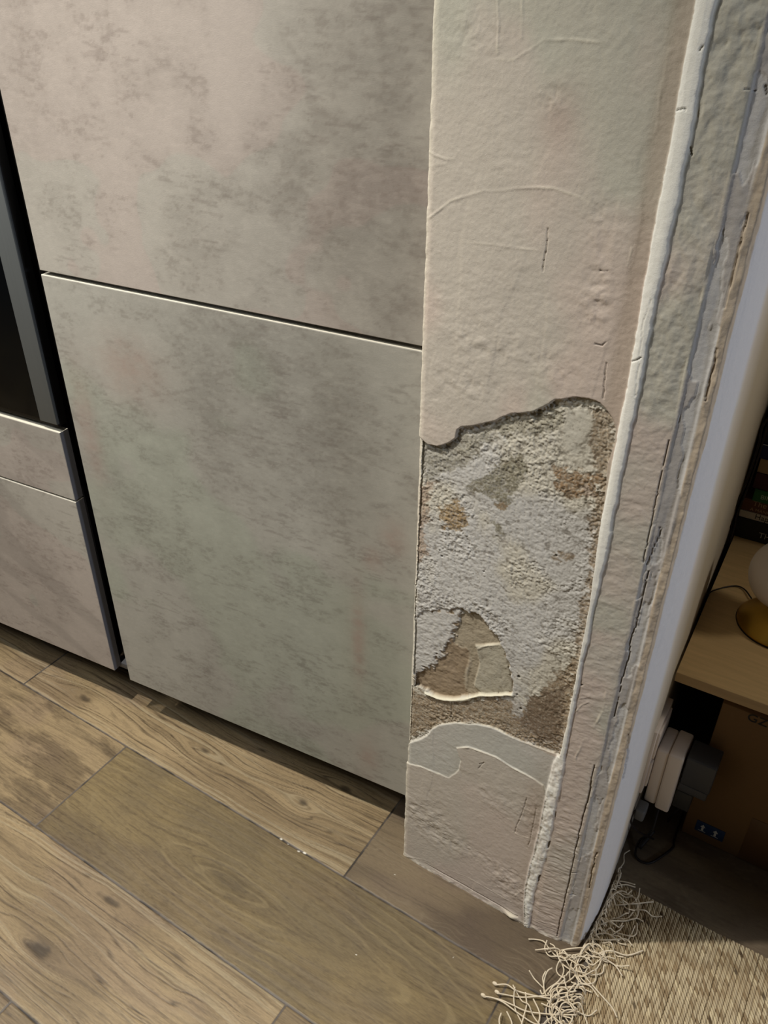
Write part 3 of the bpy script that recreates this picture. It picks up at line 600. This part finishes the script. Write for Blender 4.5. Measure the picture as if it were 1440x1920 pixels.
bx_ = empty('cardboard_box', (0.16, 1.2, 0), 'brown cardboard carton under the low table', 'box')
box('carton', (-0.045, 1.078, 0.0005), (0.37, 1.42, 0.325), M_card, bx_, 0.003)
box('parcel_tape', (0.052, 1.0773, 0.003), (0.112, 1.0779, 0.110), M_tape, bx_, 0.0001)
lb = box('handling_label', (-0.0255, 1.0770, 0.0220), (0.0225, 1.0778, 0.0485), M_lblue, bx_, 0.0001); tag(lb, 'blue this-way-up label with two arrows')
for ax in (-0.0135, 0.0080):
    bm = bmesh.new()
    q = [(-.0042, .014), (.0042, .014), (0, .0205)]; 
    def poly2(L):
        a = [bm.verts.new((ax+px, 1.0768, 0.0225+pz)) for px, pz in L]; b = [bm.verts.new((ax+px, 1.0765, 0.0225+pz)) for px, pz in L]
        bm.faces.new(a); bm.faces.new(b[::-1])
        for k in range(len(L)): bm.faces.new([a[k], a[(k+1) % len(L)], b[(k+1) % len(L)], b[k]])
    poly2(q); poly2([(-.0018, .0055), (.0018, .0055), (.0018, .0135), (-.0018, .0135)]); poly2([(-.0062, .0036), (.0062, .0036), (.0062, .0044), (-.0062, .0044)])
    link('arrow_print', bmfin(bm, 'arrow_print', 0, smooth=False), M_pale, lb)
lettering('box_print', 'GZ', 0.022, M_ink, bx_, (-0.006, 1.0773, 0.3105), (1, 0, 0), (0, 0, 1))

# books, spines to the camera; (left x, z0, z1, depth, material, title, ...)
def bmat(n, c): return mottled(n, lin(*c), 0.06, 120, 0.5, 0.05)
BY = 1.510
books = [('black', (20, 22, 22), -0.140, 0.3555, 0.3995, [('THE CLASSIC', 0.017, 0.045, 0.011, (165, 165, 160))], 'thick black book, lowest of the stack'),
         ('white', (186, 178, 164), -0.139, 0.4000, 0.4145, [('Happiness', 0.0155, 0.028, 0.0035, (40, 38, 36))], 'thin off-white book between the lowest black book and the brown one'),
         ('brown', (92, 56, 38), -0.139, 0.4150, 0.4415, [('The Art', 0.016, 0.018, 0.0145, (168, 140, 112)), ('A MANHUNT', 0.0095, 0.016, 0.003, (168, 140, 112))], 'brown book with pale lettering under the green one'),
         ('green', (32, 92, 44), -0.124, 0.4420, 0.4675, [('BIRD', 0.0125, 0.013, 0.008, (170, 190, 165))], 'green book in the middle of the stack'),
         ('maroon', (58, 16, 24), -0.130, 0.4680, 0.5005, [('I', 0.018, 0.026, 0.009, (170, 140, 130))], 'dark maroon book above the green one'),
         ('tan', (158, 132, 94), -0.130, 0.5010, 0.5310, [], 'tan book between the maroon and the blue one'),
         ('blue', (18, 26, 72), -0.135, 0.5315, 0.5620, [], 'dark blue book with a pale top edge line'),
         ('charcoal', (26, 27, 34), -0.137, 0.5625, 0.6100, [], 'black book lying on top of the stack')]
for i, (nm, c, x0, z0, z1, tl, lab) in enumerate(books):
    dp = 0.155 if i else 0.165; x1 = x0+0.225+0.008*(i % 3); y0 = BY+0.002*(i % 3)
    def bf(x, y, z, cx=x0, a=radians(1.9)): return (cx+x*cos(a)-y*sin(a), y0+x*sin(a)+y*cos(a), z)
    L = x1-x0; dp = min(dp, 0.085)
    b = empty('book', (x0+0.11, y0+0.04, z0), lab+(' on the low table' if i == 0 else ''), 'book', 'books stacked on the low table')
    m = bmat(nm+'_book_cloth', c)
    bm = bmesh.new(); ct = 0.0022
    for lo, hi in (((0, 0, z0), (L, dp, z0+ct)), ((0, 0, z1-ct), (L, dp, z1)), ((0, 0, z0+ct*0.9), (L, ct, z1-ct*0.9))):
        p = [(lo[0], lo[1], lo[2]), (hi[0], lo[1], lo[2]), (hi[0], hi[1], lo[2]), (lo[0], hi[1], lo[2]), (lo[0], lo[1], hi[2]), (hi[0], lo[1], hi[2]), (hi[0], hi[1], hi[2]), (lo[0], hi[1], hi[2])]
        boxpts(bm, [bf(*q) for q in p])
    link('cover', bmfin(bm, 'cover', 0.0004, 1), m, b)
    box('pages', (0.004, ct, z0+ct), (L-0.004, dp-0.004, z1-ct), M_pages, b, 0.0003, bf)
    for tx, sz, dx, dz, tcol in tl:
        lm = newmat(nm+'_title_print', lin(*tcol), 0.6)
        lettering('title_lettering', tx, sz, lm, b, bf(dx, -0.0002, z0+dz), (cos(radians(1.9)), sin(radians(1.9)), 0), (0, 0, 1))
    if nm == 'blue':
        box('spine_line', (0.001, -0.0006, z1-0.0022), (L-0.001, 0.0, z1-0.0008), M_pale, b, 0.0001, bf)

# globe lamp
lp_ = empty('table_lamp', (-0.002, 1.279, TZ), 'globe table lamp with opal shade and domed brass base', 'lamp')
bprof = [(0.0, 0.0), (0.0715, 0.0), (0.0735, 0.0020), (0.0735, 0.0045), (0.070, 0.010), (0.060, 0.0200), (0.046, 0.0290), (0.034, 0.0360), (0.028, 0.0420), (0.027, 0.047), (0.0, 0.047)]
lathe('lamp_base', [(r_*0.93, z_) for r_, z_ in bprof], (-0.008, 1.276, TZ+0.0008), M_brass, lp_, 96)
lathe('base_rim', [(0.0690, 0.0), (0.0694, 0.0015), (0.0690, 0.003), (0.0686, 0.0015), (0.0690, 0.0)], (-0.008, 1.276, TZ+0.0004), M_cord, lp_, 96)
lathe('globe_shade', [(0.061*sin(a), -0.061*cos(a)) for a in np.linspace(0, pi, 40)], (-0.019, 1.282, TZ+0.0008+0.040+0.059), M_opal, lp_, 64)
def ft(px, py, z):
    d = r2*(px-720)/FPX + u2*(960-py)/FPX + fw; k = (z-CAMH)/d[2]; return (d[0]*k, d[1]*k, z)
cd = tube('power_cord', [(-0.136, 1.295, 0.25), (-0.134, 1.300, 0.33), ft(1329, 1113, 0.3585), ft(1345, 1105, 0.3575), ft(1365, 1100, 0.3575), ft(1383, 1099, 0.3575), ft(1397, 1106, 0.3575), ft(1409, 1122, 0.3585)], 0.0013, M_cord, lp_)

# socket plate, chargers and cables under the table
def wx(y): return float(np.interp(y, [0.785, 0.81, 0.85, 0.90, 0.98, 1.5], [-0.1200, -0.1165, -0.1140, -0.1150, -0.1205, -0.147]))
sk = empty('wall_socket', (wx(1.06), 1.06, 0.21), 'white double wall socket plate low on the wall beside the low table', 'socket')
box('cover_plate', (-0.1275, 0.998, 0.1400), (-0.1165, 1.085, 0.2860), M_white, sk, 0.0015)
for z0 in (0.150, 0.218): box('socket_insert', (-0.1170, 1.008, z0), (-0.1130, 1.075, z0+0.058), M_white, sk, 0.001)
ad = empty('plug_adapter', (-0.10, 1.05, 0.17), 'white block plug adapter in the wall socket', 'adapter')
box('housing', (-0.1125, 1.015, 0.108), (-0.0935, 1.075, 0.236), M_white, ad, 0.004, None, 3)
box('face_block', (-0.0932, 1.013, 0.104), (-0.0700, 1.077, 0.238), M_white, ad, 0.004, None, 3)
M_char = newmat('charcoal_plastic', lin(58, 58, 60), 0.5)
c1_ = empty('charger', (-0.05, 1.04, 0.21), 'dark grey cube charger plugged into the white adapter', 'charger')
box('housing', (-0.0665, 1.020, 0.178), (-0.0200, 1.066, 0.240), M_char, c1_, 0.003, None, 3)
box('base_block', (-0.0680, 1.022, 0.158), (-0.0220, 1.064, 0.1775), M_char, c1_, 0.003, None, 3)
c2_ = empty('charger', (-0.07, 1.04, 0.12), 'small black charger hanging below the larger cube charger', 'charger')
box('housing', (-0.0690, 1.030, 0.108), (-0.0420, 1.068, 0.150), newmat('black_charger', lin(44, 43, 42), 0.5), c2_, 0.002, None, 3)
tube('lead', [(-0.056, 1.05, 0.108), (-0.058, 1.05, 0.085), (-0.066, 1.06, 0.05), (-0.07, 1.08, 0.008)], 0.0022, M_cord, c2_)
c3_ = empty('grey_plug', (-0.115, 1.0, 0.10), 'small grey plug with a dark lead under the white adapter', 'plug')
box('plug_body', (-0.1180, 0.985, 0.088), (-0.1010, 1.012, 0.114), newmat('grey_plug_plastic', lin(105, 105, 104), 0.5), c3_, 0.004, None, 3)
tube('lead', [(-0.112, 0.99, 0.112), (-0.1185, 0.985, 0.106), (-0.1180, 0.98, 0.085), (-0.105, 0.985, 0.065), (-0.09, 1.0, 0.045), (-0.08, 1.02, 0.02)], 0.0017, M_cord, c3_)
o = tube('power_cable', [(-0.088, 1.040, 0.1025), (-0.086, 1.022, 0.085), (-0.085, 1.005, 0.055), ft(1200, 1575, 0.012), ft(1191, 1600, 0.003), ft(1200, 1614, 0.003), ft(1218, 1618, 0.003), ft(1240, 1606, 0.003), ft(1262, 1588, 0.003), (-0.05, 1.06, 0.003), (-0.055, 1.2, 0.003)], 0.0020, M_cord)
tube('barrel_plug', [ft(1226, 1556, 0.030), ft(1212, 1573, 0.018), ft(1198, 1590, 0.006)], 0.0042, M_cord, o, 10, 3)
tag(o, 'black cable looping onto the dark floor below the chargers', 'cable')
for nm, pts, lab in [('power_cable', [(1450, 778, 0.62), (1436, 790, 0.60), (1428, 806, 0.58), (1425, 826, 0.56), (1416, 856, 0.52), (1404, 892, 0.48), (1391, 924, 0.45), (1379, 948, 0.42), (1372, 966, 0.40), (1370, 985, 0.38), (1368, 1005, 0.35)], 'black cable hanging down between the wall and the book stack'),
                     ('power_cable', [(1452, 790, 0.62), (1440, 800, 0.60), (1432, 822, 0.57), (1422, 856, 0.52), (1409, 895, 0.48), (1396, 930, 0.45), (1388, 950, 0.42), (1380, 972, 0.40), (1376, 992, 0.37)], 'second thinner black cable closest to the book stack')]:
    P_ = []
    for px, py, z in pts:
        d = r2*(px-720)/FPX + u2*(960-py)/FPX + fw; k = 1.49/d[1]; P_.append((d[0]*k, 1.49, d[2]*k+CAMH))
    P_.append((P_[-1][0]+0.002, 1.45, 0.25)); P_.append((-0.13, 1.30, 0.12))
    tag(tube(nm, P_, 0.0024 if 'hanging' in lab else 0.0018, M_cord), lab, 'cable')

# ------------------------------------------------------------------ rug
rg = empty('woven_rug', (0.35, 0.55, 0), 'natural woven jute rug with cotton fringe at the foot of the plaster wall end', 'rug')
gx = axis([(-0.103, 0.19, 0.0007), (0.19, 1.0, 0.02)]); gy = axis([(0.10, 0.58, 0.02), (0.58, 0.9195, 0.0007)])
GX, GY = np.meshgrid(gx, gy, indexing='ij')
wl = np.interp(GY, [0.1, 0.60, 0.66, 0.70, 0.76, 0.80, 0.86, 0.92], [-0.089, -0.089, -0.091, -0.088, -0.096, -0.099, -0.107, -0.101])
GXw = GX+(wl+0.103)*np.exp(-(GX+0.103)/0.02) + 0.003*(fbm(GX*20, GY*20, 3, 500)-0.5)
GYw = GY+0.003*(fbm(GX*18+7, GY*18, 3, 501)-0.5)*sst(0.1, 0.2, GY) + 0.0012*(fbm(GX*120, GY*0, 2, 502)-0.5)*sst(0.90, 0.92, GY)
q = GX/0.0072; cidx = np.floor(q); uu = (q-cidx)*2-1
v = GY/0.0066 + 0.75*uu + 0.5*(cidx % 2) + 0.5*fbm(GX*60, GY*60, 2, 503); vi = np.floor(v); vv = (v-vi)*2-1
ropes = (np.clip(1-uu**2, 0, 1)**0.35)*(0.08+0.92*(np.clip(1-vv**2, 0, 1)**0.45))
hq = hsh(cidx, vi, 505)
zr = 0.0030+0.0042*ropes*(0.8+0.4*hq) + 0.0015*fbm(GX*40, GY*40, 2, 506)+0.0006*(fbm(GX*600, GY*600, 2, 507)-0.5)
jc = mix(lin(196, 180, 148)*np.ones(GX.shape+(3,)), lin(150, 130, 100), sst(0.55, 0.95, hq)); jc = mix(jc, lin(222, 206, 168), sst(0.25, 0.0, hq)*0.7)
jc = mix(jc, lin(88, 70, 48), sst(0.2, 0.75, 1-ropes)*0.85); jc = mix(jc, lin(150, 128, 96), sst(0.4, 0.7, fbm(GX*25, GY*25, 3, 508))*0.4)  # first mix paints shade into the gaps between stitches
jc = mix(jc, lin(60, 46, 34), ((hsh(cidx*3, vi*5, 509) > 0.992)*sst(0.9, 0.5, np.abs(uu))*0.8))
edge = np.minimum(np.minimum(GX+0.103, 0.9195-GY), 1)
zr = zr*sst(-0.001, 0.003, edge)+0.0006
wv = link('woven_field', gridmesh('woven_field', np.stack([GXw, GYw, zr], -1), jc), M_jute, rg)
box('rug_underlay', (-0.104, 0.15, 0.0002), (0.9, 0.885, 0.0011), M_pad, rg, 0)
box('rug_underlay', (-0.128, 0.15, 0.0002), (-0.1045, 0.705, 0.0011), M_pad, rg, 0)
rnd = random.Random(12)
def strand(pts, r=0.0013, parent=rg):
    r = r*0.78
    return tube('fringe_strand', pts, r, M_cotton, parent, 7, 7)
def wiggle(p0, ang, L, curl, n=7, zmax=0.012, xmin=None):
    P_ = [(p0[0]+0.006, p0[1], 0.006)]; x, y = p0; a = ang
    for k in range(n):
        z = 0.003+zmax*abs(sin(k*1.3+rnd.random()*2))*rnd.random(); 
        if xmin is not None:
            m = xmin(y)
            if x < m+0.003: x = m+0.003+0.002*rnd.random(); a = pi/2*(1 if sin(a) > 0 else -1)+0.5*rnd.random()*(1 if sin(a) < 0 else -1)
        if y < 0.80 and y > 0.755 and x < -0.112: y = 0.757-0.004*rnd.random(); a = -abs(a) if a < 0 else pi+0.6
        P_.append((x, y, z if x < -0.09 else z+0.0065)); x += L/n*cos(a); y += L/n*sin(a); a += curl/n+rnd.uniform(-0.55, 0.55)
    return P_
def wallx(y): return wx(y)+0.0015 if y > 0.775 else -0.30
for i in range(78):                                              # fringe down the left edge
    y = 0.565+(0.915-0.565)*i/77+rnd.uniform(-0.003, 0.003)
    x0 = float(np.interp(y, [0.60, 0.66, 0.70, 0.76, 0.80, 0.86, 0.92], [-0.089, -0.091, -0.088, -0.096, -0.099, -0.107, -0.101]))
    if y > 0.78:
        strand(wiggle((x0, y), pi+rnd.uniform(-0.9, 0.9), rnd.uniform(0.06, 0.13), rnd.choice([-1, 1])*rnd.uniform(2.5, 6.0), 9, 0.018, wallx), 0.00125)
    else:
        strand(wiggle((x0, y), pi+rnd.uniform(-0.7, 0.4), rnd.uniform(0.05, 0.12), rnd.choice([-1, 1])*rnd.uniform(0.8, 7.0), 9, 0.016, wallx), 0.0013)
for L in [[(1118, 1740), (1104, 1776), (1078, 1772), (1058, 1778), (1052, 1798), (1062, 1812), (1080, 1822), (1062, 1840), (1040, 1846), (1028, 1862)],
          [(1100, 1784), (1074, 1768), (1052, 1776), (1046, 1792), (1058, 1815), (1048, 1838), (1030, 1850), (1018, 1862), (1013, 1855)],
          [(1080, 1860), (1050, 1862), (1010, 1868), (975, 1866), (948, 1862), (932, 1862)], [(1075, 1866), (1040, 1872), (1000, 1866), (968, 1856), (950, 1846), (928, 1844)],
          [(1080, 1905), (1040, 1902), (990, 1895), (960, 1882), (935, 1872), (906, 1866)], [(1060, 1925), (1010, 1918), (975, 1902), (945, 1880), (925, 1871), (910, 1868)],
          [(1096, 1832), (1110, 1848), (1130, 1872), (1148, 1890), (1156, 1908)], [(1100, 1790), (1128, 1800), (1152, 1812), (1166, 1832)],
          [(1138, 1644), (1155, 1650), (1172, 1655), (1190, 1662)], [(1134, 1650), (1150, 1662), (1172, 1660), (1192, 1664)], [(1132, 1668), (1148, 1692), (1180, 1698), (1224, 1693)],
          [(1106, 1735), (1140, 1731), (1172, 1728), (1192, 1722), (1206, 1728)], [(1110, 1760), (1140, 1766), (1172, 1762), (1184, 1776)], [(1100, 1795), (1140, 1786), (1175, 1792), (1205, 1784)],
          [(1072, 1850), (1050, 1856), (1046, 1880), (1040, 1900), (1024, 1915), (1010, 1930)], [(1060, 1835), (1045, 1850), (1048, 1870), (1036, 1888), (1015, 1880)],
          [(985, 1860), (988, 1880), (982, 1905), (975, 1930)], [(940, 1898), (936, 1912), (938, 1930)], [(950, 1896), (960, 1915), (958, 1930)], [(1000, 1872), (1012, 1900), (1008, 1925)],
          [(1125, 1660), (1120, 1690), (1112, 1712), (1128, 1722), (1150, 1736)], [(1116, 1700), (1108, 1722), (1112, 1748), (1136, 1752), (1160, 1768)]]:
    P_ = []
    for j, (px, py) in enumerate(L):
        a, b, _ = ft(px, py, 0.010); z = 0.004+0.006*abs(sin(j*1.7+px))
        if a > -0.100: z += 0.0055
        if b > 0.775: a = max(a, wallx(b)+0.003)
        elif b > 0.755 and a < -0.12: b = 0.756
        P_.append((a, b, z))
    strand(P_, 0.0014)
for px, py in [(906, 1866), (932, 1860), (928, 1844)]:
    a, b, _ = ft(px, py, 0.006)
    bm = bmesh.new(); bmesh.ops.create_icosphere(bm, subdivisions=2, radius=0.0028, matrix=Matrix.Translation((a, b, 0.006)) @ Matrix.Diagonal((1.5, 1, 0.9, 1)))
    link('fringe_knot', bmfin(bm, 'fringe_knot', 0), M_cotton, rg)
